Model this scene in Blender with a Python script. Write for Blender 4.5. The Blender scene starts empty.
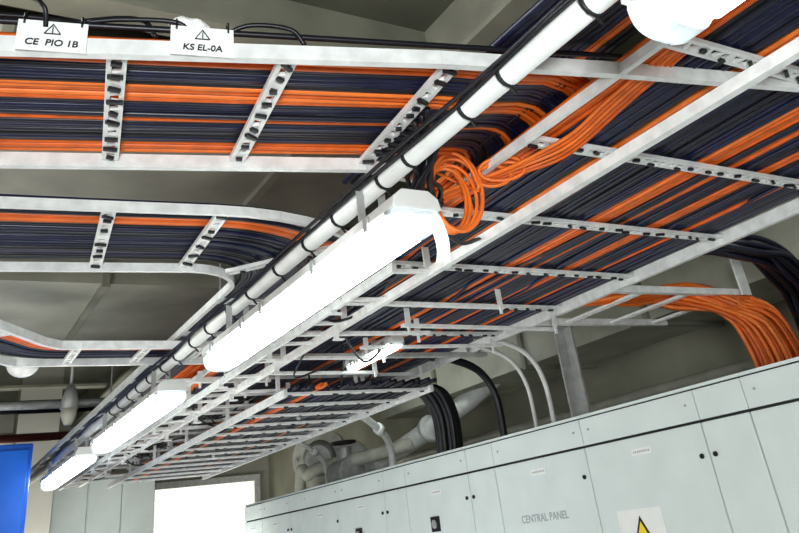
import bpy, bmesh, math, random
from mathutils import Vector, Matrix
random.seed(7)
S = bpy.context.scene
C = S.collection
E = 1.65            # eye height

# ------------------------------------------------------------------ materials
def mat(name, col, rough=.5, metal=0., var=.0, scale=8., bump=0., emit=None, est=0., col2=None, spec=.5, trans=0.):
    m = bpy.data.materials.new(name); m.use_nodes = True
    nt = m.node_tree; b = nt.nodes['Principled BSDF']
    b.inputs['Base Color'].default_value = (*col, 1)
    b.inputs['Roughness'].default_value = rough
    b.inputs['Metallic'].default_value = metal
    b.inputs['Specular IOR Level'].default_value = spec
    b.inputs['Transmission Weight'].default_value = trans
    if var > 0 or bump > 0 or col2:
        tc = nt.nodes.new('ShaderNodeTexCoord')
        no = nt.nodes.new('ShaderNodeTexNoise'); no.inputs['Scale'].default_value = scale
        no.inputs['Detail'].default_value = 4
        nt.links.new(tc.outputs['Object'], no.inputs['Vector'])
        if var > 0 or col2:
            r = nt.nodes.new('ShaderNodeValToRGB')
            c2 = col2 if col2 else tuple(c*(1-var) for c in col)
            r.color_ramp.elements[0].position = .35; r.color_ramp.elements[0].color = (*c2, 1)
            r.color_ramp.elements[1].position = .65; r.color_ramp.elements[1].color = (*col, 1)
            nt.links.new(no.outputs['Fac'], r.inputs['Fac'])
            nt.links.new(r.outputs['Color'], b.inputs['Base Color'])
        if bump > 0:
            bp = nt.nodes.new('ShaderNodeBump'); bp.inputs['Strength'].default_value = bump
            bp.inputs['Distance'].default_value = .01
            nt.links.new(no.outputs['Fac'], bp.inputs['Height'])
            nt.links.new(bp.outputs['Normal'], b.inputs['Normal'])
    if emit:
        b.inputs['Emission Color'].default_value = (*emit, 1)
        b.inputs['Emission Strength'].default_value = est
    return m
M = dict(
 ceil=mat('ceiling_paint', (.19,.195,.145), .8, scale=1.2, bump=.2, col2=(.10,.105,.078)),
 beam=mat('beam_paint', (.36,.36,.29), .7, var=.3, scale=3),
 wall=mat('wall_paint', (.44,.43,.33), .8, var=.25, scale=2, bump=.1),
 wallfar=mat('far_wall_paint', (.55,.54,.48), .8, var=.15, scale=2),
 floor=mat('floor_paint', (.5,.5,.48), .5, var=.1, scale=3),
 duct=mat('duct_sheet', (.50,.50,.41), .5, scale=2.2, col2=(.33,.33,.27)),
 white=mat('white_powder_coat', (.88,.89,.88), .38, var=.18, scale=25),
 pipe=mat('white_pipe_paint', (.84,.85,.83), .32, var=.12, scale=12),
 galv=mat('galvanised_steel', (.50,.51,.50), .45, metal=.3, var=.25, scale=20),
 cab=mat('cabinet_enamel', (.76,.83,.81), .34, var=.07, scale=4),
 seam=mat('dark_gap', (.03,.03,.03), .8),
 black=mat('black_plastic', (.010,.010,.012), .4),
 navy=mat('navy_cable_sheath', (.012,.015,.055), .33, var=.4, scale=30),
 navy2=mat('charcoal_cable_sheath', (.014,.015,.032), .36, var=.3, scale=30),
 blk=mat('black_cable_sheath', (.007,.007,.012), .4),
 org=mat('orange_cable_sheath', (.80,.145,.010), .42, var=.28, scale=18),
 org2=mat('bright_orange_cable_sheath', (.93,.22,.03), .42, var=.2, scale=18),
 glow=mat('lit_diffuser', (.9,.95,.95), .4, emit=(.93,1,.98), est=11),
 dim=mat('dim_lit_diffuser', (.9,.95,.95), .4, emit=(.92,1,.95), est=4),
 clear=mat('milky_end_cap', (.88,.93,.95), .25, trans=.35, var=.15, scale=60, emit=(.85,.95,1), est=.28),  # weak emission in the cap stands in for tube light shining through
 blue=mat('blue_enamel', (.012,.16,.72), .3, scale=1.5, col2=(.006,.07,.42)),
 maroon=mat('maroon_paint', (.13,.025,.025), .5),
 beige=mat('beige_pipe_paint', (.62,.62,.53), .45, var=.2, scale=8),
 sign=mat('sign_plate', (.90,.91,.89), .5, var=.05, scale=20),
 ink=mat('black_ink', (.015,.015,.02), .7),
 greyink=mat('grey_ink', (.42,.45,.46), .7),
 yellow=mat('warning_yellow', (.95,.72,.02), .5),
 slat=mat('shutter_slat', (.95,.95,.90), .5, emit=(1,1,.95), est=.95),  # slats glow by themselves in place of light falling on them
 sky=mat('bright_pane', (.7,.7,.66), .5, emit=(1,1,.93), est=.6),
)

# ------------------------------------------------------------------ mesh helpers (world coordinates)
def bar(bm, p0, p1, w, h, up=(0,0,1)):
    p0, p1 = Vector(p0), Vector(p1)
    d = (p1-p0); L = d.length
    if L < 1e-6: return
    d.normalize(); up = Vector(up)
    if abs(d.dot(up)) > .98: up = Vector((0,1,0))
    s = d.cross(up).normalized(); u = s.cross(d).normalized()
    vs = []
    for p in (p0, p1):
        for a, b in ((-1,-1),(1,-1),(1,1),(-1,1)):
            vs.append(bm.verts.new(p + s*a*w/2 + u*b*h/2))
    for f in ((0,1,2,3),(7,6,5,4),(0,4,5,1),(1,5,6,2),(2,6,7,3),(3,7,4,0)):
        bm.faces.new([vs[i] for i in f])
def box(bm, x0, x1, y0, y1, z0, z1):
    bar(bm, ((x0+x1)/2, y0, (z0+z1)/2), ((x0+x1)/2, y1, (z0+z1)/2), abs(x1-x0), abs(z1-z0))
def tube(bm, pts, r, n=7, cap=True, radii=None):
    pts = [Vector(p) for p in pts]
    rings = []; prev = None
    for i, p in enumerate(pts):
        a = pts[max(i-1,0)]; b = pts[min(i+1,len(pts)-1)]
        t = (b-a).normalized()
        if prev is None:
            ref = Vector((0,0,1)) if abs(t.z) < .9 else Vector((0,1,0))
            s = t.cross(ref).normalized()
        else:
            s = (prev - t*prev.dot(t)).normalized()
        prev = s; u = t.cross(s)
        rr = radii[i] if radii else r
        rings.append([bm.verts.new(p + (s*math.cos(2*math.pi*k/n)+u*math.sin(2*math.pi*k/n))*rr) for k in range(n)])
    for i in range(len(rings)-1):
        for k in range(n):
            f = bm.faces.new((rings[i][k], rings[i][(k+1)%n], rings[i+1][(k+1)%n], rings[i+1][k])); f.smooth = True
    if cap:
        bm.faces.new(rings[0][::-1]); bm.faces.new(rings[-1])
def prism(bm, pts, d):
    a = [bm.verts.new(Vector(p)) for p in pts]; b = [bm.verts.new(Vector(p)+Vector(d)) for p in pts]
    bm.faces.new(a); bm.faces.new(b[::-1])
    for i in range(len(a)):
        j = (i+1) % len(a); bm.faces.new((a[j], a[i], b[i], b[j]))
def smooth(pts, n=8):
    P = [Vector(p) for p in pts]; P = [P[0]*2-P[1]] + P + [P[-1]*2-P[-2]]
    out = []
    for i in range(1, len(P)-2):
        for k in range(n):
            t = k/n; a,b,c,d = P[i-1],P[i],P[i+1],P[i+2]
            out.append(.5*((2*b)+(c-a)*t+(2*a-5*b+4*c-d)*t*t+(3*b-a-3*c+d)*t**3))
    out.append(P[-2]); return out
WL = {}
def thing(name, label, cat, loc, group=None):
    o = bpy.data.objects.new(name, None); C.objects.link(o); o.empty_display_size = .05
    o.location = loc; o['label'] = label; o['category'] = cat
    if group: o['group'] = group
    WL[o.name] = Vector(loc); return o
def obj(name, bm, m, parent=None, label=None, cat=None, group=None, bevel=0, kind=None):
    if isinstance(bm, bpy.types.Mesh): me = bm
    else:
        bmesh.ops.recalc_face_normals(bm, faces=bm.faces[:])
        me = bpy.data.meshes.new(name); bm.to_mesh(me); bm.free()
    xs = [v.co.x for v in me.vertices]; ys = [v.co.y for v in me.vertices]; zs = [v.co.z for v in me.vertices]
    c = Vector(((min(xs)+max(xs))/2, (min(ys)+max(ys))/2, min(zs)))
    me.transform(Matrix.Translation(-c))
    o = bpy.data.objects.new(name, me); C.objects.link(o)
    if len(me.materials) == 0: me.materials.append(M[m])
    WL[o.name] = c
    if parent:
        o.parent = parent; o.location = c - WL[parent.name]
    else: o.location = c
    if label: o['label'] = label
    if cat: o['category'] = cat
    if group: o['group'] = group
    if kind: o['kind'] = kind
    if bevel:
        b = o.modifiers.new('bevel', 'BEVEL'); b.width = bevel; b.segments = 2; b.limit_method = 'ANGLE'
    return o
def B(): return bmesh.new()
def text(s, size, origin, xdir, up, depth=.001, bold=0, shear=0):
    cu = bpy.data.curves.new('t', 'FONT'); cu.body = s; cu.size = size; cu.extrude = depth
    cu.align_x = 'CENTER'; cu.align_y = 'CENTER'; cu.offset = bold; cu.shear = shear
    to = bpy.data.objects.new('t', cu); C.objects.link(to)
    bpy.context.view_layer.update()
    me = bpy.data.meshes.new_from_object(to.evaluated_get(bpy.context.evaluated_depsgraph_get()))
    bpy.data.objects.remove(to)
    x = Vector(xdir).normalized(); u = Vector(up).normalized(); n = x.cross(u)
    mt = Matrix(((x.x,u.x,n.x,origin[0]),(x.y,u.y,n.y,origin[1]),(x.z,u.z,n.z,origin[2]),(0,0,0,1)))
    me.transform(mt); me.materials.clear(); return me

# ------------------------------------------------------------------ 2-D paths
def fillet(pts, r, n=12):
    pts = [Vector(p) for p in pts]; out = [pts[0]]
    for i in range(1, len(pts)-1):
        a, b, c = pts[i-1], pts[i], pts[i+1]
        d0 = (b-a).normalized(); d1 = (c-b).normalized()
        ang = math.acos(max(-1,min(1,d0.dot(d1)))); t = r*math.tan(ang/2)
        s = 1 if d0.x*d1.y-d0.y*d1.x > 0 else -1
        p = b-d0*t; cen = p+Vector((-d0.y,d0.x))*s*r
        v = p-cen
        for k in range(n+1):
            q = ang*k/n*s
            out.append(cen+Vector((v.x*math.cos(q)-v.y*math.sin(q), v.x*math.sin(q)+v.y*math.cos(q))))
    out.append(pts[-1]); return out
def resample(p, step):
    out = [p[0]]
    for a, b in zip(p, p[1:]):
        n = max(1, int((b-a).length/step))
        for k in range(1, n+1): out.append(a.lerp(b, k/n))
    return out
def offset(p, s):
    out = []
    for i in range(len(p)):
        t = (p[min(i+1,len(p)-1)]-p[max(i-1,0)]).normalized()
        out.append(p[i]+Vector((-t.y,t.x))*s)
    return out
J=lambda a:random.uniform(-a,a)

# ------------------------------------------------------------------ setting
def struct(name, bm, m): return obj(name, bm, m, kind='structure')
CZ = E+2.0
b=B(); box(b,-4,4.6,-3.6,11.6,-.1,0); struct('floor', b, 'floor')
b=B(); box(b,-4,4.6,-3.6,11.6,CZ,CZ+.1); struct('ceiling', b, 'ceil')
b=B(); box(b,-4,-3.9,-3.6,11.6,0,CZ); struct('wall_left', b, 'wall')
b=B(); box(b,4.4,4.5,-3.6,11.6,0,CZ); struct('wall_right', b, 'wall')
b=B(); box(b,-3.9,4.4,11.4,11.5,0,CZ); struct('wall_far', b, 'wallfar')
b=B(); box(b,-3.9,4.4,-3.5,-3.4,0,CZ); struct('wall_back', b, 'wall')
n=1
for y in (1.15,2.35,3.2,6.1,7.6,9.2):
    b=B(); box(b,-3.9,4.4,y+.02,y+.05,CZ-.22,CZ); box(b,-3.9,4.4,y-.04,y+.11,CZ-.24,CZ-.215); struct('trim_%d'%n, b, 'beam'); n+=1
for x in (1.75,-.9):
    b=B(); box(b,x,x+.09,-3.4,11.4,CZ-.3,CZ); box(b,x-.07,x+.16,-3.4,11.4,CZ-.32,CZ-.295); struct('trim_%d'%n, b, 'beam'); n+=1
# bright shuttered window on far wall
b=B(); box(b,2.74,4.15,11.36,11.40,.6,E+.84); w=struct('window_1', b, 'sky')
b=B()
for k in range(13):
    z=.66+k*.145; bar(b,(2.76,11.345,z),(4.13,11.345,z),.012,.138)
obj('shutter_slats', b, 'slat', w)
b=B(); box(b,2.66,2.74,11.3,11.4,.5,E+.92); box(b,4.15,4.23,11.3,11.4,.5,E+.92); box(b,2.74,4.15,11.3,11.4,E+.84,E+.92); obj('window_frame', b, 'white', w)

# ducts
def duct(label, x0,x1,y0,y1,z0,z1, axis, step, group=None):
    t=thing('ventilation_duct',label,'duct',((x0+x1)/2,(y0+y1)/2,z0),group)
    b=B(); box(b,x0,x1,y0,y1,z0,z1); obj('duct_body',b,'duct',t)
    a0,a1=(x0,x1) if axis=='x' else (y0,y1)
    a=a0+step*.5
    while a<a1:
        b=B(); e=.025
        if axis=='x': box(b,a-.02,a+.02,y0-e,y1+e,z0-e,z1+e)
        else: box(b,x0-e,x1+e,a-.02,a+.02,z0-e,z1+e)
        obj('flange',b,'beam',t); a+=step
    return t
duct('nearer flat beige ventilation duct above the two upper left cable trays', -3.8,1.6,2.55,3.75,E+1.40,CZ-.25,'x',1.1)
duct('further flat beige ventilation duct crossing above the narrow left tray', -3.8,1.5,4.3,5.6,E+1.36,CZ-.25,'x',1.3)
duct('long beige duct running along the right wall above the cabinets', 3.66,4.3,-1,6.6,E+.90,E+1.3,'y',1.2)

# ------------------------------------------------------------------ ladder trays
def rung_mesh(b, p0, p1, w=.036, th=.012, pitch=.034):
    p0,p1=Vector(p0),Vector(p1); d=(p1-p0); L=d.length; d.normalize(); s=d.cross(Vector((0,0,1))).normalized()
    for k in (-1,1): bar(b,p0+s*k*(w/2-.005),p1+s*k*(w/2-.005),.010,th)
    n=max(2,int(L/pitch))
    for i in range(n+1):
        q=p0+d*(L*i/n)
        bar(b,q-s*(w/2-.006)+d*.004*(-1)**i,q+s*(w/2-.006)-d*.004*(-1)**i,.010 if i%3 else .020,th*.8)
def tie_knots(r, p0, p1, n):
    p0,p1=Vector(p0),Vector(p1)
    for i in range(n):
        q=p0.lerp(p1,(i+random.uniform(.2,.8))/n); a=random.uniform(-.6,.6)
        v=Vector((math.cos(a),math.sin(a),0))*random.uniform(.007,.016)
        b=B(); dy=random.uniform(-.010,.010)
        bar(b,q-v+Vector((0,dy,-.009)),q+v+Vector((0,dy,-.010)),.009,.007); obj('cable_tie',b,'black',r)
HT=E+.80
def rails(t, lists, z, w=.018, h=.032):
    for pl in lists:
        b=B()
        for a,c in zip(pl,pl[1:]): bar(b,(a[0],a[1],z),(c[0],c[1],z),w,h)
        obj('side_rail',b,'white',t)
def rung(t,p0,p1,knots=6,**k):
    b=B(); rung_mesh(b,p0,p1,**k); r=obj('rung',b,'white',t)
    if knots: tie_knots(r,p0,p1,knots)

# upper left tray
c1=resample(fillet([(-2.6,2.12),(1.42,1.115),(1.42,8.2)],.42),.15)
T1=thing('cable_ladder_tray','white ladder tray at top left with two lettered plates on its near rail','cable tray',(-.4,1.6,HT-.02))
rails(T1,[[(-2.6,1.985),(.016,1.238),(.78,1.02),(1.185,.925),(1.9,.78)]],HT)
rails(T1,[[(-2.6,2.45),(.06,1.69),(.86,1.505),(1.0,1.53),(1.09,1.62),(1.13,1.74)]],HT)
for xa,xb in ((-2.0,-1.9),(-1.7,-1.6),(-1.4,-1.3),(-1.1,-1.0),(-.76,-.65),(-.43,-.33),(-.11,-.02),(.2,.275),(.497,.548),(.817,.855)):
    ya = 1.238-.285*(xa-.016); yb=1.69-.235*(xb-.06)
    if xa<0: yb=1.69-.286*(xb-.06)
    rung(T1,(xa,ya+.01,HT+.004),(xb,yb-.01,HT+.004),9 if xa>-.2 else 0)
# middle left tray
T2=thing('cable_ladder_tray','white ladder tray second from top at left, bending away behind the pipe','cable tray',(-.4,2.3,HT-.02))
P2=[(-2.6,2.49),(1.09,2.047),(1.09,8.2)]
f2=fillet(P2,.42); c2=resample(f2,.15)
o2=[p for p in offset(f2,-.24) if p.x<1.165]
rails(T2,[o2,offset(f2,.24)],HT,.015,.026)
def at_x(poly,s,x):
    o=offset(poly,s)
    for a,c in zip(o,o[1:]):
        if a.x<=x<=c.x: t=(x-a.x)/(c.x-a.x+1e-9); return a.lerp(c,t)
    return o[0]
for x in (-1.5,-1.2,-.9,-.6,-.28,.02,.33):
    p=at_x(c2,-.23,x); q=at_x(c2,.23,x+.05); rung(T2,(p.x,p.y,HT+.004),(q.x,q.y,HT+.004),7 if x>-.1 else 0)
p=at_x(c2,-.23,.62); rung(T2,(p.x,p.y,HT+.004),(.64,2.34,HT+.004),6)
p=offset(f2,-.23)[7]; q=offset(f2,.23)[7]; rung(T2,(p.x,p.y,HT+.004),(q.x,q.y,HT+.004),5)
for k in range(12): y=2.7+k*.47; rung(T2,(.86,y,HT+.004),(1.17,y,HT+.004),0)
# narrow lower-left tray
k3=.944; HZ3=HT-.045
T3=thing('cable_ladder_tray','narrow white ladder tray at left with a kink, third from the top','cable tray',(.4,3.2,HZ3-.02))
def K(*p): return [(x*k3,y*k3) for x,y in p]
rails(T3,[K((-.13,2.62),(.36,3.28),(.43,3.34),(1.10,3.34)),K((-.37,2.84),(.21,3.56),(.30,3.64),(1.10,3.64))],HZ3,.018,.03)
for p,q in (((.02,2.84),(-.22,3.02)),((.24,3.13),(.0,3.31)),((.5,3.34),(.5,3.64)),((.78,3.34),(.78,3.64)),((1.02,3.34),(1.02,3.64))):
    rung(T3,(p[0]*k3,p[1]*k3,HZ3),(q[0]*k3,q[1]*k3,HZ3),0)
# wide main tray
TM=thing('cable_ladder_tray','widest white ladder tray running from top right down to lower left','cable tray',(1.84,3.9,HT-.02))
rails(TM,[[(1.18,-.3),(1.18,8.3)]],HT-.004,.016,.022)
rails(TM,[[(2.50,-.3),(2.50,8.3)]],HT,.022,.045)
for k in range(-1,16):
    y=.80+.47*k; rung(TM,(1.19,y,HT+.004),(2.49,y,HT+.004),18 if k<7 else 0,w=.042)
# narrow ladder below the main tray's left side
TN=thing('light_support_ladder','narrow white ladder hung under the left side of the widest tray beside the lamps','cable tray',(1.26,3.9,E+.69))
b=B(); bar(b,(1.348,-.3,E+.71),(1.348,8.3,E+.71),.024,.028); obj('side_rail',b,'white',TN)
b=B(); bar(b,(1.18,1.95,E+.70),(1.18,8.3,E+.70),.016,.028); obj('side_rail',b,'white',TN)
for k in range(21):
    y=2.0+.31*k; b=B(); bar(b,(1.18,y,E+.703),(1.348,y,E+.708),.022,.010); obj('rung',b,'white',TN)
    b=B(); x=1.18 if k%2 else 1.335; bar(b,(x,y,E+.70),(x,y,HT-.01),.024,.006); obj('hanger_strap',b,'white',TN)
    if k>0:
        b=B(); h=random.uniform(.02,.05); bar(b,(x,y+.08,E+.70),(x,y+.08,E+.70-h),.022,.006); bar(b,(x-.012,y+.08,E+.70-h),(x+.03,y+.08,E+.70-h),.02,.006); obj('bracket',b,'white',TN)
# second layer ladder in the distance
TL=thing('cable_ladder_tray','lower white ladder tray under the far half of the widest tray','cable tray',(1.9,5.9,E+.6))
rails(TL,[[(1.55,3.75),(1.55,8.0)],[(2.42,3.75),(2.42,8.0)]],E+.66,.018,.035)
for k in range(13): y=3.8+.33*k; rung(TL,(1.56,y,E+.662),(2.41,y,E+.662),8 if k<8 else 0,w=.040)
for k,y in enumerate((3.8,4.6,5.45,6.3,7.1)):
    for x in (1.55,2.0,2.42):
        b=B(); bar(b,(x,y+.05,E+.66),(x,y+.05,HT),.022,.006); obj('hanger_strap',b,'white',TL)
# small cross struts between the ladders
for i in range(26):
    y=2.5+i*.22+J(.08); x0=1.12+abs(J(.6))*(i%2); x1=min(2.5,x0+random.uniform(.4,1.2)); z=E+.735+J(.02)
    t=thing('cross_strut','short white cross strut bolted under the widest tray beyond the large lamp','bracket',((x0+x1)/2,y,z),'cross struts under the widest tray')
    b=B(); bar(b,(x0,y,z),(x1,y+J(.05),z),.026,.012); obj('strut_bar',b,'white',t)
    for xx in (x0+.03,x1-.03):
        b=B(); bar(b,(xx,y,z),(xx,y,HT-.002),.024,.006); bar(b,(xx,y,z),(xx,y,z-.03),.010,.010); obj('strap',b,'white',t)
# branch tray to the right
TB=thing('cable_ladder_tray','short white branch tray leading right from the widest tray over the cabinets','cable tray',(2.95,2.6,HT-.02))
rails(TB,[[(2.51,2.36),(3.42,2.33)],[(2.51,2.90),(3.42,2.88)]],HT,.030,.030)
for x in (2.72,3.02,3.32): rung(TB,(x,2.36,HT-.004),(x,2.88,HT-.004),0)
t=thing('ceiling_post','white steel post from the ceiling carrying the end of the branch tray','post',(3.36,2.31,HT))
b=B(); bar(b,(3.36,2.30,HT-.02),(3.36,2.30,CZ),.065,.012,up=(0,1,0)); obj('web',b,'white',t)
b=B(); bar(b,(3.39,2.31,HT-.02),(3.39,2.31,CZ),.012,.03,up=(0,1,0)); obj('flange',b,'white',t)
for i,y in enumerate((3.45,5.9)):
    b=B(); 
    for x in (1.12,2.56): tube(b,[(x,y,HT-.03),(x,y,CZ)],.007,6)
    bar(b,(1.08,y,HT-.03),(2.6,y,HT-.03),.04,.02)
    obj('trapeze_hanger',b,'galv',None,('nearer','farther')[i]+' steel trapeze with two threaded rods holding up the widest tray','bracket','trapeze hangers of the widest tray')

# ------------------------------------------------------------------ cables
def cable(pts, r, m, name, label, cat='cable', group=None, n=6):
    b=B(); tube(b,pts,r,n); return obj(name,b,m,None,label,cat,group)
def lay(poly, s, z, r, m, label, group, amp=.003, ramp=0):
    ph=random.uniform(0,6); f=random.uniform(.7,1.6); zz=random.uniform(-.004,.004)
    pts=[]; L=0
    o=offset(poly,s)
    for i,p in enumerate(o):
        if i: L+=(o[i]-o[i-1]).length
        t=(o[min(i+1,len(o)-1)]-o[max(i-1,0)]).normalized()
        w=amp*math.sin(f*L*2.2+ph)
        up=ramp*min(1,max(0,(p.x-1.02)/.14)) if ramp else 0
        pts.append((p.x-t.y*w,p.y+t.x*w,z+zz+up+.002*math.sin(L*3+ph)))
    return cable(pts,r,m,'orange_cable' if m.startswith('org') else 'dark_cable',label,group=group)
def dk(): return random.choice(['navy','navy','navy2','blk'])
def og(): return random.choice(['org','org','org2'])
N1=36
for i in range(N1):
    f=(i+.5)/N1; s=-.225+.45*f
    o = f<.17 or .34<f<.47 or .62<f<.67 or f>.89
    lay(c1,s,E+.826,.0072,og() if o else dk(),
        'orange cable among others lying in the top left ladder tray' if o else 'dark navy cable among others lying in the top left ladder tray',
        'orange cables in the top left tray' if o else 'dark cables in the top left tray',ramp=.036)
N2=36
for i in range(N2):
    f=(i+.5)/N2; s=-.225+.45*f
    o = .20<f<.37
    lay(c2,s,E+.826,.0072,og() if o else dk(),
        'orange cable among dark ones in the second left ladder tray' if o else 'dark navy cable packed in the second left ladder tray',
        'orange cables in the second left tray' if o else 'dark cables in the second left tray',ramp=.052)
NM=94
for i in range(NM):
    x=1.20+1.28*(i+.5)/NM
    o = 1.20<x<1.30 or 1.37<x<1.39 or 1.50<x<1.61 or 1.82<x<1.92 or 1.98<x<2.0 or 2.11<x<2.165 or 2.29<x<2.325
    yend=8.25 if (x<1.55 or i%4<2) else random.uniform(4.6,5.6)
    pl=resample([Vector((x,-.4)),Vector((x,yend))],.3)
    lay(pl,0,E+.828,.0080,og() if o else dk(),
        'orange cable running lengthwise in the widest ladder tray' if o else 'dark navy cable running lengthwise in the widest ladder tray',
        'orange cables in the widest tray' if o else 'dark cables in the widest tray',amp=.006)
for i in range(17):
    x=.93+.255*i/16; o=i in (6,7,8,13,14)
    lay(resample([Vector((x,-.5)),Vector((x,1.75-.2*i/16))],.3),0,E+.866,.0085,og() if o else dk(),
        'orange cable passing over the top left tray beside the cut-off lamp' if o else 'dark cable passing over the top left tray beside the cut-off lamp',
        'orange cables beside the cut-off lamp' if o else 'dark cables beside the cut-off lamp',amp=.003)
for i in range(10):
    x=1.35+1.0*i/9+J(.03); d=random.choice([-1,1])*random.uniform(.05,.13); y0=random.uniform(.2,2.2)
    pts=smooth([(x,-.4,E+.822),(x,y0,E+.819),(x+d*.5,y0+.5,E+.8175),(x+d,y0+1.0,E+.8175),(x+d,5.5,E+.819),(x+d,8.2,E+.82)],9)
    cable(pts,.0068,dk(),'dark_cable','dark cable crossing aslant under the others in the widest tray',group='slanting dark cables in the widest tray')
c3=resample(fillet([(-.25*k3,2.74*k3),(.36*k3,3.5*k3),(.98*k3,3.5*k3)],.2,6),.2)
for i in range(14):
    s=-.115+.23*i/13; o=i in (2,3,4,5)
    lay(c3,s,HZ3+.018,.0082,og() if o else dk(),
        'orange cable in the narrow kinked tray at left' if o else 'dark cable in the narrow kinked tray at left',
        'orange cables in the narrow left tray' if o else 'dark cables in the narrow left tray',amp=.001)
for i in range(30):
    x=1.58+.82*(i+.5)/30; o=i in (5,6,22)
    lay(resample([Vector((x,3.7+J(.08))),Vector((x,8.0))],.4),0,E+.684,.011,og() if o else random.choice(['blk','navy2']),
        'orange cable in the lower far ladder tray' if o else 'black cable in the lower far ladder tray',
        'orange cables in the lower far tray' if o else 'black cables in the lower far tray',amp=.008)
for i in range(14):
    y=2.3+i*.40+J(.1); x=random.uniform(1.1,1.8); 
    pts=smooth([(x,y,E+.81),(x+.06+J(.05),y+.12,E+.74+J(.02)),(x+.2+J(.1),y+.3+J(.1),E+.70+J(.02)),(x+.36+J(.1),y+.38+J(.2),E+.74),(x+.45,y+.5,E+.81)],6)
    cable(pts,.005,'blk','black_wire','thin black wire sagging under the widest tray beyond the large lamp',group='sagging wires under the widest tray')
for i in range(46):
    a=i/45; yy=2.39+.20*a; ang=i*2.4; rr=.10*math.sqrt((i+.5)/46); dx=rr*math.cos(ang)*1.35; dy=rr*math.sin(ang)
    pts=smooth([(2.38+.08*a,4.4+J(.2),E+.86),(2.44+.03*a,3.3,E+.862),(2.50+.03*a,2.82+J(.04),E+.845),(2.66,2.52+.12*a,E+.82+.015*J(1)),(2.96,yy+.02,E+.83+J(.02)),(3.15+dx*.8,yy-.02,E+.83+dy*.5),(3.29+dx,2.31+dy*.8,E+.73+dx*.35+dy*.4),(3.35+dx,2.25+dy,E+.54),(3.36+dx,2.23+dy,E+.2),(3.36+dx,2.2+dy,E-.3)],7)
    cable(pts,.0115,og(),'orange_cable','orange cable turning onto the branch tray and dropping behind the cabinets',group='orange cables dropping at the right')
for i in range(26):
    a=i/25
    pts=smooth([(2.46,3.2+J(.1),E+.875),(2.47+J(.02),2.25+J(.08),E+.88),(2.60+J(.02),1.95+.1*a,E+.87+J(.02)),(2.86+J(.03),1.84+.12*a,E+.84+J(.04)),(3.14+J(.04),1.86+.14*a,E+.77+J(.03)),(3.36+J(.05),1.94+.14*a,E+.60),(3.46+J(.03),2.02+.14*a,E+.30),(3.46,2.05+.14*a,E-.3)],7)
    cable(pts,.012,random.choice(['blk','navy2']),'black_cable','black cable leaving the widest tray and arching down at the right edge',group='black cables arching down at the right')
for i in range(16):
    a=i*2.4; rr=.075*math.sqrt(i/16)
    pts=smooth([(2.45,4.6+J(.05),E+.83),(2.62,4.44+J(.03),E+.80+rr*math.sin(a)),(2.80+rr*math.cos(a),4.38+rr*math.sin(a),E+.76),(2.90+rr*math.cos(a),4.38+rr*math.sin(a),E+.60),(2.91+rr*math.cos(a),4.4+rr*math.sin(a),E+.30)],7)
    cable(pts,.022,'blk','black_cable','thick black cable in the bundle dropping to the cabinet tops beyond the steel post',group='black drop bundle beyond the post')
# orange coils and loose ends at the bend
for q,(cx,cy,cz,ra,rb,tl,turns) in enumerate(((1.085,1.47,.725,.058,.098,.45,7),(1.19,1.40,.770,.055,.030,.6,3))):
    pts=[]; nn=turns*22
    for k in range(nn):
        a=k*2*math.pi/22; g=k/nn
        rx=ra*(1+.14*math.sin(g*6.5)); rz=rb*(1+.12*math.cos(g*5))
        dx=math.cos(a)*rx; dz=math.sin(a)*rz
        pts.append((cx+dx*math.cos(tl)+.010*math.sin(g*7),cy-dx*math.sin(tl)+.024*(g-.5)*2,E+cz+dz+.008*math.sin(g*8)))
    pts=[(cx+.04,cy+.10,E+.84),(cx+ra*1.1,cy+.04,E+cz+.06)]+pts+[(cx+ra*1.05,cy+.06,E+cz+.04),(cx+.10,cy+.25,E+.83)]
    cable(smooth(pts,2),.0052,'org2','cable_coil',('larger hanging coil of spare orange cable beside the lamp end','smaller flat coil of spare orange cable up and right of the lamp end')[q],cat='cable coil')
for i in range(5):
    pts=smooth([(1.05+.01*i,1.60,E+.74+J(.01)),(1.10+.012*i,1.50,E+.755),(1.20+.015*i,1.36+J(.02),E+.77),(1.27+.018*i,1.20+.02*i,E+.79),(1.27+.015*i,1.05,E+.81),(1.25+.012*i,.8,E+.82)],7)
    cable(pts,.0052,og(),'orange_cable','loose orange cable running from the coil up and right under the tray corner',group='loose orange cables at the tray corner')
for i in range(9):
    pts=smooth([(.86,1.20+.03*i,E+.80),(.90+J(.02),1.28+J(.03),E+.755),(.94+J(.03),1.38+J(.03),E+.70+J(.03)),(1.01+J(.03),1.47+J(.03),E+.70+J(.03)),(1.16,1.62+J(.05),E+.77)],6)
    cable(pts,.0065,'blk','black_cable','black cable drooping over the lamp end beside the orange coil',group='black cables drooping at the lamp end')
cable(smooth([(.90,1.30,E+.79),(.98,1.40,E+.70),(1.06,1.50,E+.655),(1.2,1.62,E+.66),(1.33,1.70,E+.71)],8),.006,'blk','black_cable','single black cable hanging low across the orange coil')

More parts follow.
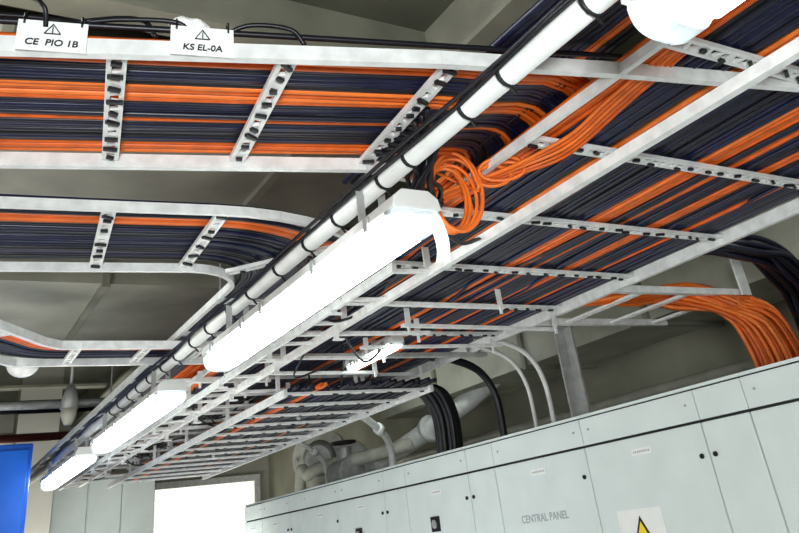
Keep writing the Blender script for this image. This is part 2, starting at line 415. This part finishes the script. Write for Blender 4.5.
# ------------------------------------------------------------------ pipe along the lamps
PX,PZ=.864,E+.725
t=thing('support_pipe','long white round pipe above the row of lamps, wrapped with black ties','pipe',(PX,3.5,PZ-.02))
b=B(); tube(b,[(PX,-1.0,PZ),(PX,8.2,PZ)],.023,16); obj('pipe_body',b,'pipe',t)
y=.42
while y<4.6:
    b=B()
    tube(b,[(PX-.003,y-.003,PZ),(PX-.003,y+.003,PZ)],.0265,12)
    bar(b,(PX,y,PZ-.026),(PX+.012,y,PZ-.040),.005,.004); obj('cable_tie',b,'black',t)
    y+=random.uniform(.12,.30)
for i,(dx,dz,r) in enumerate(((-.031,.004,.005),(-.040,.012,.005))):
    pts=[]
    for k in range(60):
        y=-.6+k*.15; pts.append((PX+dx+.004*math.sin(k*1.3+i*2),y,PZ+dz+.005*math.sin(k*.9+i)))
    cable(pts,r,'blk','black_cable','black cable tied along the left side of the white pipe',group='black cables tied to the white pipe')

# ------------------------------------------------------------------ lamps
def lamp(x,y0,y1,z,label,group=None,w=.115,strap=.125,gm='glow'):
    t=thing('fluorescent_lamp',label,'ceiling light',(x,(y0+y1)/2,z-.04),group)
    def prof(sc_w,zt,zb,n=16):
        out=[]
        for k in range(n+1):
            a=math.pi*k/n; c=math.cos(math.pi+a); s=math.sin(a)
            out.append((sc_w*math.copysign(abs(c)**.7,c), zt+(zb-zt)*s**.55))
        return out
    e=.065 if w>.1 else .03
    b=B(); pr=prof(w/2,.005,-.052*w/.115)
    ys=[y0+e,y0+e+.012,y1-e-.012,y1-e]; ss=[.9,1,1,.9]
    rings=[[b.verts.new((x+p[0]*s,yy,z+p[1]*s)) for p in pr] for yy,s in zip(ys,ss)]
    for r0,r1 in zip(rings,rings[1:]):
        for k in range(len(pr)-1): b.faces.new((r0[k],r0[k+1],r1[k+1],r1[k])).smooth=True
        b.faces.new((r0[-1],r0[0],r1[0],r1[-1]))
    b.faces.new(rings[0]); b.faces.new(rings[-1][::-1]); obj('diffuser',b,gm,t)
    b=B(); prism(b,[(x-w/2-.006,y0,z+.004),(x+w/2+.006,y0,z+.004),(x+w/2,y0,z+.03),(x+w*.3,y0,z+.048),(x-w*.3,y0,z+.048),(x-w/2,y0,z+.03)],(0,y1-y0,0)); obj('housing',b,'pipe',t,bevel=.003)
    for ya,yb in ((y0,y0+e-.004),(y1-e+.004,y1)):
        b=B(); q=[(x+p[0]*1.03,ya,z+p[1]*1.02) for p in pr]; prism(b,q,(0,yb-ya,0)); obj('end_cap',b,'clear',t,bevel=.010)
        b=B(); ym=(ya+yb)/2; bar(b,(x-w/2-.008,ym,z-.001),(x+w/2+.008,ym,z-.001),.014,.006); obj('end_clamp',b,'galv',t)
    for yy in (y0+.12,y0+.42,(y0+y1)/2+.1,y1-.42,y1-.12):
        for s in (-1,1):
            b=B(); bar(b,(x+s*(w/2+.009),yy,z-.012),(x+s*(w/2+.009),yy,z+.022),.006,.018); obj('clip',b,'galv',t)
    for yy in (y0+.2,y1-.2):
        b=B(); bar(b,(x-.03,yy,z+.045),(x-.03,yy,z+strap),.02,.003); bar(b,(x+.03,yy,z+.045),(x+.03,yy,z+strap),.02,.003); bar(b,(x-.032,yy,z+strap),(x+.032,yy,z+strap),.004,.02,up=(0,0,1)); obj('mounting_strap',b,'galv',t)
    return t
LZ=E+.60
lamp(PX-.02,-.95,.575,LZ+.015,'glowing lamp cut off by the top edge of the view',strap=.11)
lamp(PX,1.30,2.68,LZ,'large glowing fluorescent lamp in the middle under the white pipe')
lamp(PX,3.28,4.70,LZ,'glowing fluorescent lamp second farthest in the row under the pipe')
lamp(PX,5.15,6.60,LZ,'farthest glowing lamp of the row under the pipe, near the blue cabinet')
lamp(1.86,3.12,3.62,E+.755,'short dim lamp half hidden between ladder rungs under the widest tray',w=.06,strap=.05,gm='dim')
lamp(2.95,.4,1.8,E+1.25,'unseen lamp added above the nearest cabinets to light the right wall')  # hidden fixture, added only for its light on the wall
lamp(2.95,4.6,6.0,E+1.25,'added fill lamp above the cabinets by the right duct, unseen behind the trays')  # added as well to brighten the right side; trays cover it
b=B(); arc=[]
for k in range(9):
    a=k/8; arc.append((.972+.030*math.sin(a*2.2),1.415+.01*a,E+.655-.125*a))
for p,q in zip(arc,arc[1:]): bar(b,p,q,.033,.002,up=(-.7,-.5,.2))
obj('plastic_tag',b,'sign',None,'white curved plastic flap hanging at the end of the large lamp','tag')

# ------------------------------------------------------------------ lettered plates
def plate(x,s,label):
    y=1.238-.285*(x-.016)-.018; d=Vector((1,-.20,0)).normalized(); n=Vector((d.y,-d.x,0)) ; z=E+.811
    t=thing('sign_plate',label,'sign',(x,y,z-.03),'lettered plates on the top left tray')
    b=B(); bar(b,Vector((x,y,z))-d*.056,Vector((x,y,z))+d*.056,.002,.062); obj('plate',b,'sign',t)
    o=Vector((x,y,z-.015))+n*.0022
    obj('lettering',text(s,.018,o,d,(0,0,1),.0005,.0003,.12),'ink',t)
    o=Vector((x,y,z+.010))+n*.0022; b=B()
    u=Vector((0,0,1))
    p=[o-d*.013-u*.006,o+d*.013-u*.006,o+u*.014]
    for i in range(3): bar(b,p[i],p[(i+1)%3],.001,.003,up=n)
    bar(b,o-u*.005,o+u*.008,.001,.009,up=n)
    obj('emblem',b,'ink',t)
    for s_ in (-1,1):
        b=B(); q=Vector((x,y,z+.022))+d*.046*s_
        tube(b,smooth([q+n*.004,q+u*.022+n*.002,q+u*.026-n*.02,q-u*.01-n*.03],4),.0018,5); obj('wire_tie',b,'black',t)
    return t
plate(.092,'CE  PIO 1B','left white plate lettered CE PIO 1B wired to the top left tray')
plate(.334,'KS EL-0A','right white plate lettered KS EL-0A wired to the top left tray')
b=B(); bmesh.ops.create_icosphere(b,subdivisions=3,radius=.034,matrix=Matrix.Translation((.322,1.17,E+.868))@Matrix.Diagonal((1.15,.6,.5,1)))
for v in b.verts: v.co+=Vector((J(1),J(1),J(1)))*.003
obj('plastic_wrap',b,'sign',None,'crumpled white plastic wrap on the rail above the right lettered plate','plastic wrap')
for i,pts in enumerate((
  [(-.5,1.34,.86),(-.1,1.24,.875),(.03,1.2,.885),(.07,1.18,.86),(.08,1.20,.83)],
  [(-.5,1.36,.85),(0,1.235,.86),(.12,1.2,.85),(.2,1.17,.855),(.29,1.14,.85),(.32,1.15,.83)],
  [(.14,1.19,.85),(.20,1.18,.865),(.24,1.17,.86),(.26,1.17,.83)],
  [(.37,1.15,.84),(.42,1.12,.862),(.49,1.09,.85),(.52,1.09,.82)],
  [(-.3,1.3,.84),(.4,1.13,.845),(.9,1.0,.84),(1.3,.9,.84)])):
    cable(smooth([(p[0],p[1],E+p[2]) for p in pts],8),.0045 if i<4 else .006,'blk','black_wire','thin black wire looping over the near rail of the top left tray',group='black wires over the lettered plates')

# ------------------------------------------------------------------ switchgear cabinets
FX=2.6; TZ=E+.353; DZ=E+.222
units=[(-.28,.40,'w','wide grey-white cabinet nearest the camera, out past the right edge'),
 (.40,1.04,'w','wide grey-white cabinet second nearest the camera at the right edge'),
 (1.04,1.27,'n','narrow cabinet nearest the camera between two wide ones'),
 (1.27,1.925,'w','wide plain cabinet at the lower right corner of the view'),
 (1.925,2.155,'n','narrow plain cabinet just right of the one with the warning sticker'),
 (2.155,2.83,'w','wide cabinet with the yellow lightning triangle sticker'),
 (2.83,3.53,'w','wide cabinet with grey lettering, left of the warning sticker'),
 (3.53,3.78,'n','narrow cabinet between the lettered cabinet and the nearer black switch'),
 (3.78,4.46,'w','wide cabinet with the nearer black rotary switch'),
 (4.46,4.74,'n','narrow cabinet between the two black rotary switches'),
 (4.74,5.40,'w','wide cabinet with the farther black rotary switch'),
 (5.40,6.05,'w','wide plain cabinet just beyond the farther black switch'),
 (6.05,6.30,'n','narrow cabinet third from the far end of the row'),
 (6.30,6.90,'w','wide plain cabinet next to last at the far end'),
 (6.90,7.34,'w','last cabinet at the far end of the row')]
for y0,y1,kd,label in units:
    t=thing('switchgear_cabinet',label,'cabinet',((FX+3.15)/2,(y0+y1)/2,0),'cabinets of the switchgear row')
    b=B(); box(b,FX+.012,3.12,y0+.001,y1-.001,0,TZ-.012); obj('body',b,'seam',t)
    b=B(); box(b,FX+.004,3.12,y0+.001,y1-.001,TZ-.012,TZ); obj('top_lid',b,'cab',t)
    b=B(); box(b,FX-.004,FX+.012,y0+.002,y1-.002,DZ+.004,TZ-.018); cv=obj('cover_panel',b,'cab',t,bevel=.002)
    if kd=='w':
        for yy in (y0+.05,y1-.05):
            b=B(); tube(b,[(FX-.008,yy,DZ+.065),(FX-.003,yy,DZ+.065)],.005,8); obj('screw',b,'galv',cv)
    b=B(); box(b,FX-.006,FX+.012,y0+.003,y1-.003,.12,DZ-.006); dr=obj('door',b,'cab',t,bevel=.003)
    b=B(); box(b,FX+.002,FX+.014,y0+.002,y1-.002,.0,.115); obj('plinth',b,'greyink',t)
    for zz in ((DZ-.12),(DZ-.5),(.5)):
        b=B(); yy=y0+.035 if kd=='w' else y1-.03
        tube(b,[(FX-.006,yy,zz),(FX-.013,yy,zz)],.009,12); bar(b,(FX-.014,yy,zz-.007),(FX-.014,yy,zz+.007),.003,.003); obj('lock',b,'black',dr)
    if kd=='w':
        b=B(); box(b,FX-.008,FX-.005,(y0+y1)/2-.055,(y0+y1)/2+.055,DZ-.075,DZ-.05); obj('nameplate',b,'sign',dr)
        b=B(); ym=(y0+y1)/2
        for k in range(9):
            bar(b,(FX-.0085,ym+.045-k*.0105,DZ-.0625),(FX-.0085,ym+.045-k*.0105-.006,DZ-.0625),.0006,.008)
        obj('nameplate_marks',b,'greyink',dr)
    if abs(y0-2.155)<.01:
        yc=2.59; zt=E-.045
        st=B(); box(st,FX-.0085,FX-.006,yc-.125,yc+.125,zt-.30,zt); pl=obj('warning_sticker',st,'sign',dr)
        zb=zt-.225; b=B(); prism(b,[(FX-.0095,yc-.115,zb),(FX-.0095,yc+.115,zb),(FX-.0095,yc,zb+.2)],(.0008,0,0)); obj('triangle_border',b,'ink',pl)
        b=B(); prism(b,[(FX-.0105,yc-.098,zb+.010),(FX-.0105,yc+.098,zb+.010),(FX-.0105,yc,zb+.180)],(.0008,0,0)); obj('yellow_triangle',b,'yellow',pl)
        b=B(); pp=[(.012,.125),(-.008,.128),(.012,.088),(-.006,.088),(.006,.055),(.014,.06),(.004,.03),(-.012,.052),(-.004,.055),(-.022,.098),(-.004,.096)]
        prism(b,[(FX-.0115,yc-p[0]*1.1,zb+p[1]) for p in pp],(.0008,0,0)); obj('lightning_bolt',b,'ink',pl)
    if abs(y0-2.83)<.01:
        obj('door_lettering',text('CENTRAL PANEL',.046,(FX-.0072,3.20,E-.034),(0,-1,0),(0,0,1),.0004,.0006),'greyink',dr)
    if abs(y0-3.78)<.01 or abs(y0-4.74)<.01:
        yc=y0+.385; zc=E+.002
        b=B(); box(b,FX-.012,FX-.006,yc-.046,yc+.046,zc-.038,zc+.038); sw=obj('rotary_switch',b,'black',dr,bevel=.004)
        b=B(); tube(b,[(FX-.012,yc,zc),(FX-.022,yc,zc)],.022,16); obj('switch_knob',b,'galv',sw)
b=B(); bar(b,(2.9,3.1,TZ),(2.9,3.1,E+.86),.075,.012,up=(1,0,0)); bar(b,(2.87,3.13,TZ),(2.87,3.13,E+.86),.012,.07,up=(1,0,0)); bar(b,(2.5,3.1,E+.84),(2.94,3.1,E+.84),.05,.03)
obj('steel_post',b,'galv',None,'grey angle steel post standing on the cabinets and bracing the tray','post')
for i,(y,m,r) in enumerate(((3.35,'pipe',.014),(3.50,'pipe',.012),(3.80,'blk',.022))):
    pts=smooth([(2.44,y,E+.84),(2.62,y,E+.82),(2.80,y,E+.75),(2.89,y,E+.60),(2.90,y,TZ-.02)],7); b=B(); tube(b,pts,r,10)
    obj('curved_conduit',b,m,None,['nearer white curved conduit beside the steel post','thinner farther white curved conduit beside the steel post','black curved conduit dropping between white conduits and cable bundle'][i],'conduit')
# piping and blower at far right
b=B(); tube(b,smooth([(3.9,5.0,E+1.0),(3.85,5.5,E+.84),(3.78,6.2,E+.68),(3.70,6.8,E+.57),(3.68,7.05,E+.60),(3.68,7.2,E+.72),(3.68,7.5,E+.76)],8),.08,14)
for yy,xx,zz in ((6.0,3.80,.72),(6.75,3.706,.575)):
    tube(b,[(xx,yy-.03,E+zz+.01),(xx,yy+.03,E+zz-.01)],.11,14)
obj('flanged_pipe',b,'pipe',None,'thick white flanged pipe with an elbow between the blower and the right duct','pipe')
b=B(); tube(b,smooth([(3.25,7.6,0),(3.25,7.6,E+.42),(3.28,7.45,E+.56),(3.34,7.2,E+.60),(3.5,6.6,E+.60),(3.74,6.2,E+.64)],8),.055,14)
obj('beige_pipe',b,'beige',None,'thinner beige pipe bending up from behind the far cabinets','pipe')
for i,(y,r) in enumerate(((5.35,.028),(6.6,.020))):
    b=B(); tube(b,smooth([(2.44,y,E+.84),(2.8,y+.1,E+.80),(3.1,y+.3,E+.70),(3.3,y+.5,E+.58),(3.36,y+.6,E+.25)],6),r,10); tube(b,[(3.08,y+.28,E+.71),(3.13,y+.32,E+.69)],r*1.5,10)
    obj('slanting_conduit',b,'pipe',None,('nearer thicker','farther thinner')[i]+' white slanting conduit between the black drop bundle and the blower','conduit')
# valve body on the flanged pipe
t=thing('valve','bulky grey valve body with a handwheel in front of the blower','valve',(3.42,6.9,E+.45))
b=B(); tube(b,[(3.40,6.75,E+.50),(3.40,6.80,E+.50),(3.40,7.0,E+.50),(3.40,7.05,E+.50)],.1,16,radii=[.13,.13,.13,.13]); tube(b,[(3.40,6.9,E+.5),(3.40,6.9,E+.72)],.07,12); obj('body',b,'galv',t,bevel=.006)
b=B(); q=[(3.40+.11*math.cos(k*math.pi/8),6.9+.11*math.sin(k*math.pi/8),E+.76) for k in range(17)]; tube(b,q,.012,6); bar(b,(3.30,6.9,E+.76),(3.50,6.9,E+.76),.015,.01); obj('handwheel',b,'black',t)
t=thing('blower','round beige blower housing high at the far end of the cabinets','blower',(3.6,7.9,E+.4))
ax=Vector((-.55,-.8,-.1)).normalized(); cc=Vector((3.62,7.85,E+.74))
b=B(); tube(b,[cc-ax*.16,cc-ax*.12,cc+ax*.10,cc+ax*.14],.2,28,radii=[.20,.26,.26,.20]); obj('housing',b,'beige',t)
b=B(); tube(b,[cc+ax*.14,cc+ax*.17],.15,28,radii=[.28,.28]); obj('rim_flange',b,'beige',t)
b=B(); tube(b,[cc+ax*.17,cc+ax*.24],.12,20,radii=[.17,.12]); obj('inlet',b,'galv',t)
for k in range(8):
    a=k*math.pi/4; s=ax.cross(Vector((0,0,1))).normalized(); u=s.cross(ax); q=cc+ax*.18+s*.235*math.cos(a)+u*.235*math.sin(a)
    b=B(); tube(b,[q-ax*.01,q+ax*.02],.020,6); obj('bolt',b,'galv',t)
b=B(); tube(b,[cc+Vector((0,0,.2)),Vector((cc.x,cc.y,CZ))],.10,16); obj('outlet',b,'beige',t)
b=B(); tube(b,[(4.367,-1,E+.62),(4.367,9.5,E+.62)],.033,12); obj('wall_pipe',b,'beige',None,'beige pipe fixed along the right wall above the cabinets','pipe')
b=B(); bar(b,(4.3735,-1,E+.48),(4.3735,9.5,E+.48),.053,.06); obj('cable_trunking',b,'duct',None,'rectangular trunking along the right wall under the beige pipe','trunking')

# ------------------------------------------------------------------ far left
t=thing('blue_cabinet','tall bright blue cabinet at the lower left corner','cabinet',(.06,6.3,0))
b=B(); box(b,-.5,.67,6.02,6.6,0,E+.80); obj('body',b,'blue',t,bevel=.01)
b=B(); box(b,-.47,.04,6.0,6.02,.1,E+.76); obj('door',b,'blue',t,bevel=.004)
b=B(); box(b,.06,.645,6.0,6.02,.1,E+.76); dd=obj('door',b,'blue',t,bevel=.004)
b=B(); bar(b,(.12,5.985,1.1),(.12,5.985,1.3),.02,.02); obj('handle',b,'black',dd)
labs=['left white tall panel cabinet on the far side of the room','middle white tall panel cabinet on the far side','right white tall panel cabinet next to the bright shutter']
for i in range(3):
    x=1.36+i*.37; t=thing('tall_white_cabinet',labs[i],'cabinet',(x+.18,10.2,0),'white cabinets at the far end')
    b=B(); box(b,x,x+.365,10.02,10.6,0,E+.93); obj('body',b,'cab',t)
    b=B(); box(b,x+.008,x+.357,10.0,10.02,.08,E+.90); d=obj('door',b,'cab',t,bevel=.003)
    b=B(); bar(b,(x+.32,9.99,1.1),(x+.32,9.99,1.25),.015,.02); obj('handle',b,'black',d)
b=B(); box(b,.85,1.25,9.2,9.6,0,CZ); obj('square_column',b,'wallfar',None,'pale square column between the blue cabinet and the white cabinets','column')
def run(name,p0,p1,r,m,label,cat='pipe'):
    b=B(); tube(b,[p0,p1],r,12); return obj(name,b,m,None,label,cat)
run('maroon_pipe',(-3.9,8.0,E+1.11),(1.42,8.0,E+1.11),.035,'maroon','dark maroon horizontal pipe near the ceiling above the blue cabinet')
run('grey_conduit',(-3.9,4.5,E+1.04),(1.7,4.5,E+1.04),.018,'galv','grey horizontal conduit carrying the white dome detector','conduit')
run('dark_pipe',(-3.9,6.9,E+1.18),(1.7,6.9,E+1.18),.05,'navy2','dark thick horizontal pipe behind the narrow kinked tray')
run('grey_pipe',(-3.9,5.9,E+1.02),(1.7,5.9,E+1.02),.028,'galv','grey horizontal pipe in front of the dark thick pipe')
run('cross_beam_pipe',(-.1,9.4,E+1.3),(4.4,9.4,E+1.3),.06,'beige','beige horizontal pipe high before the white cabinets')
t=thing('dome_detector','white dome detector under the grey conduit at the left edge','detector',(.41,4.5,E+.88))
b=B(); tube(b,[(.41,4.5,E+1.03),(.41,4.5,E+.985)],.085,20,radii=[.08,.10]); obj('base',b,'white',t)
b=B(); bmesh.ops.create_uvsphere(b,u_segments=20,v_segments=12,radius=.082,matrix=Matrix.Translation((.41,4.5,E+.985))@Matrix.Diagonal((1,1,.85,1)))
for f in b.faces: f.smooth=True
obj('dome',b,'white',t)
t=thing('pendant_lamp','small unlit glass pendant lamp on a rod at left beyond the narrow tray','pendant lamp',(.84,5.8,E+.9))
b=B(); tube(b,[(.84,5.8,CZ),(.84,5.8,E+1.1)],.012,8); obj('rod',b,'galv',t)
b=B(); tube(b,[(.84,5.8,E+1.12),(.84,5.8,E+1.05),(.84,5.8,E+.97)],.05,16,radii=[.025,.05,.06]); obj('cap',b,'galv',t)
b=B(); tube(b,[(.84,5.8,E+.97),(.84,5.8,E+.92),(.84,5.8,E+.87)],.05,16,radii=[.052,.05,.025]); obj('glass_globe',b,'beige',t)

# ------------------------------------------------------------------ lights (added fills without fixtures)
def area(name,loc,tgt,size,power,col=(1,1,1),sy=None):
    l=bpy.data.lights.new(name,'AREA'); l.energy=power; l.size=size; l.color=col
    if sy: l.shape='RECTANGLE'; l.size_y=sy
    o=bpy.data.objects.new(name,l); C.objects.link(o); o.location=loc
    o.rotation_euler=(Vector(tgt)-Vector(loc)).to_track_quat('-Z','Y').to_euler(); return o
area('camera_fill',(-.4,-.8,E-.1),(1.8,2.8,E+.4),.45,66,(.96,1,1))  # soft fill added beside the camera, in place of a flash
area('floor_bounce',(1.3,4.5,.3),(1.5,4.6,3),2.0,34,(1,1,.96),5)
area('left_bounce',(-1.2,3.8,.6),(-.3,4.2,3),2.0,38,(1,.99,.92),3)
area('left_fill',(-.9,2.2,CZ-.5),(2.3,2.5,.8),.3,60,(.97,1,1),3)  # fill added over the left side; no fixture hangs there
area('ceiling_bounce',(1.0,8.5,1.0),(1.2,9.5,2.2),1.2,38,(1,1,.95))
area('corner_fill',(2.4,7.2,1.2),(3.6,7.4,2.4),.4,14,(1,1,.95))  # added to brighten the blower corner, no lamp stands here
w=bpy.data.worlds.new('world'); S.world=w; w.use_nodes=True
w.node_tree.nodes['Background'].inputs['Color'].default_value=(.6,.65,.65,1)
w.node_tree.nodes['Background'].inputs['Strength'].default_value=.3
S.view_settings.view_transform='Standard'
S.view_settings.gamma=.92

# ------------------------------------------------------------------ camera
f=756.; pp=(404.,100.)
def axis(vp): return Vector((vp[0]-pp[0], pp[1]-vp[1], -f)).normalized()
Yc=axis((-110,601)); Xc=axis((1750,340)); Xc=(Xc-Yc*Xc.dot(Yc)).normalized(); Zc=Xc.cross(Yc)
R=Matrix((Xc,Yc,Zc))
cam=bpy.data.cameras.new('camera'); co=bpy.data.objects.new('camera',cam); C.objects.link(co)
co.matrix_world=Matrix.Translation((0,0,E))@R.to_4x4()
cam.sensor_fit='HORIZONTAL'; cam.sensor_width=36; cam.lens=36*f/799
cam.shift_x=(399.5-pp[0])/799; cam.shift_y=(pp[1]-266.5)/799
cam.clip_start=.02
S.camera=co
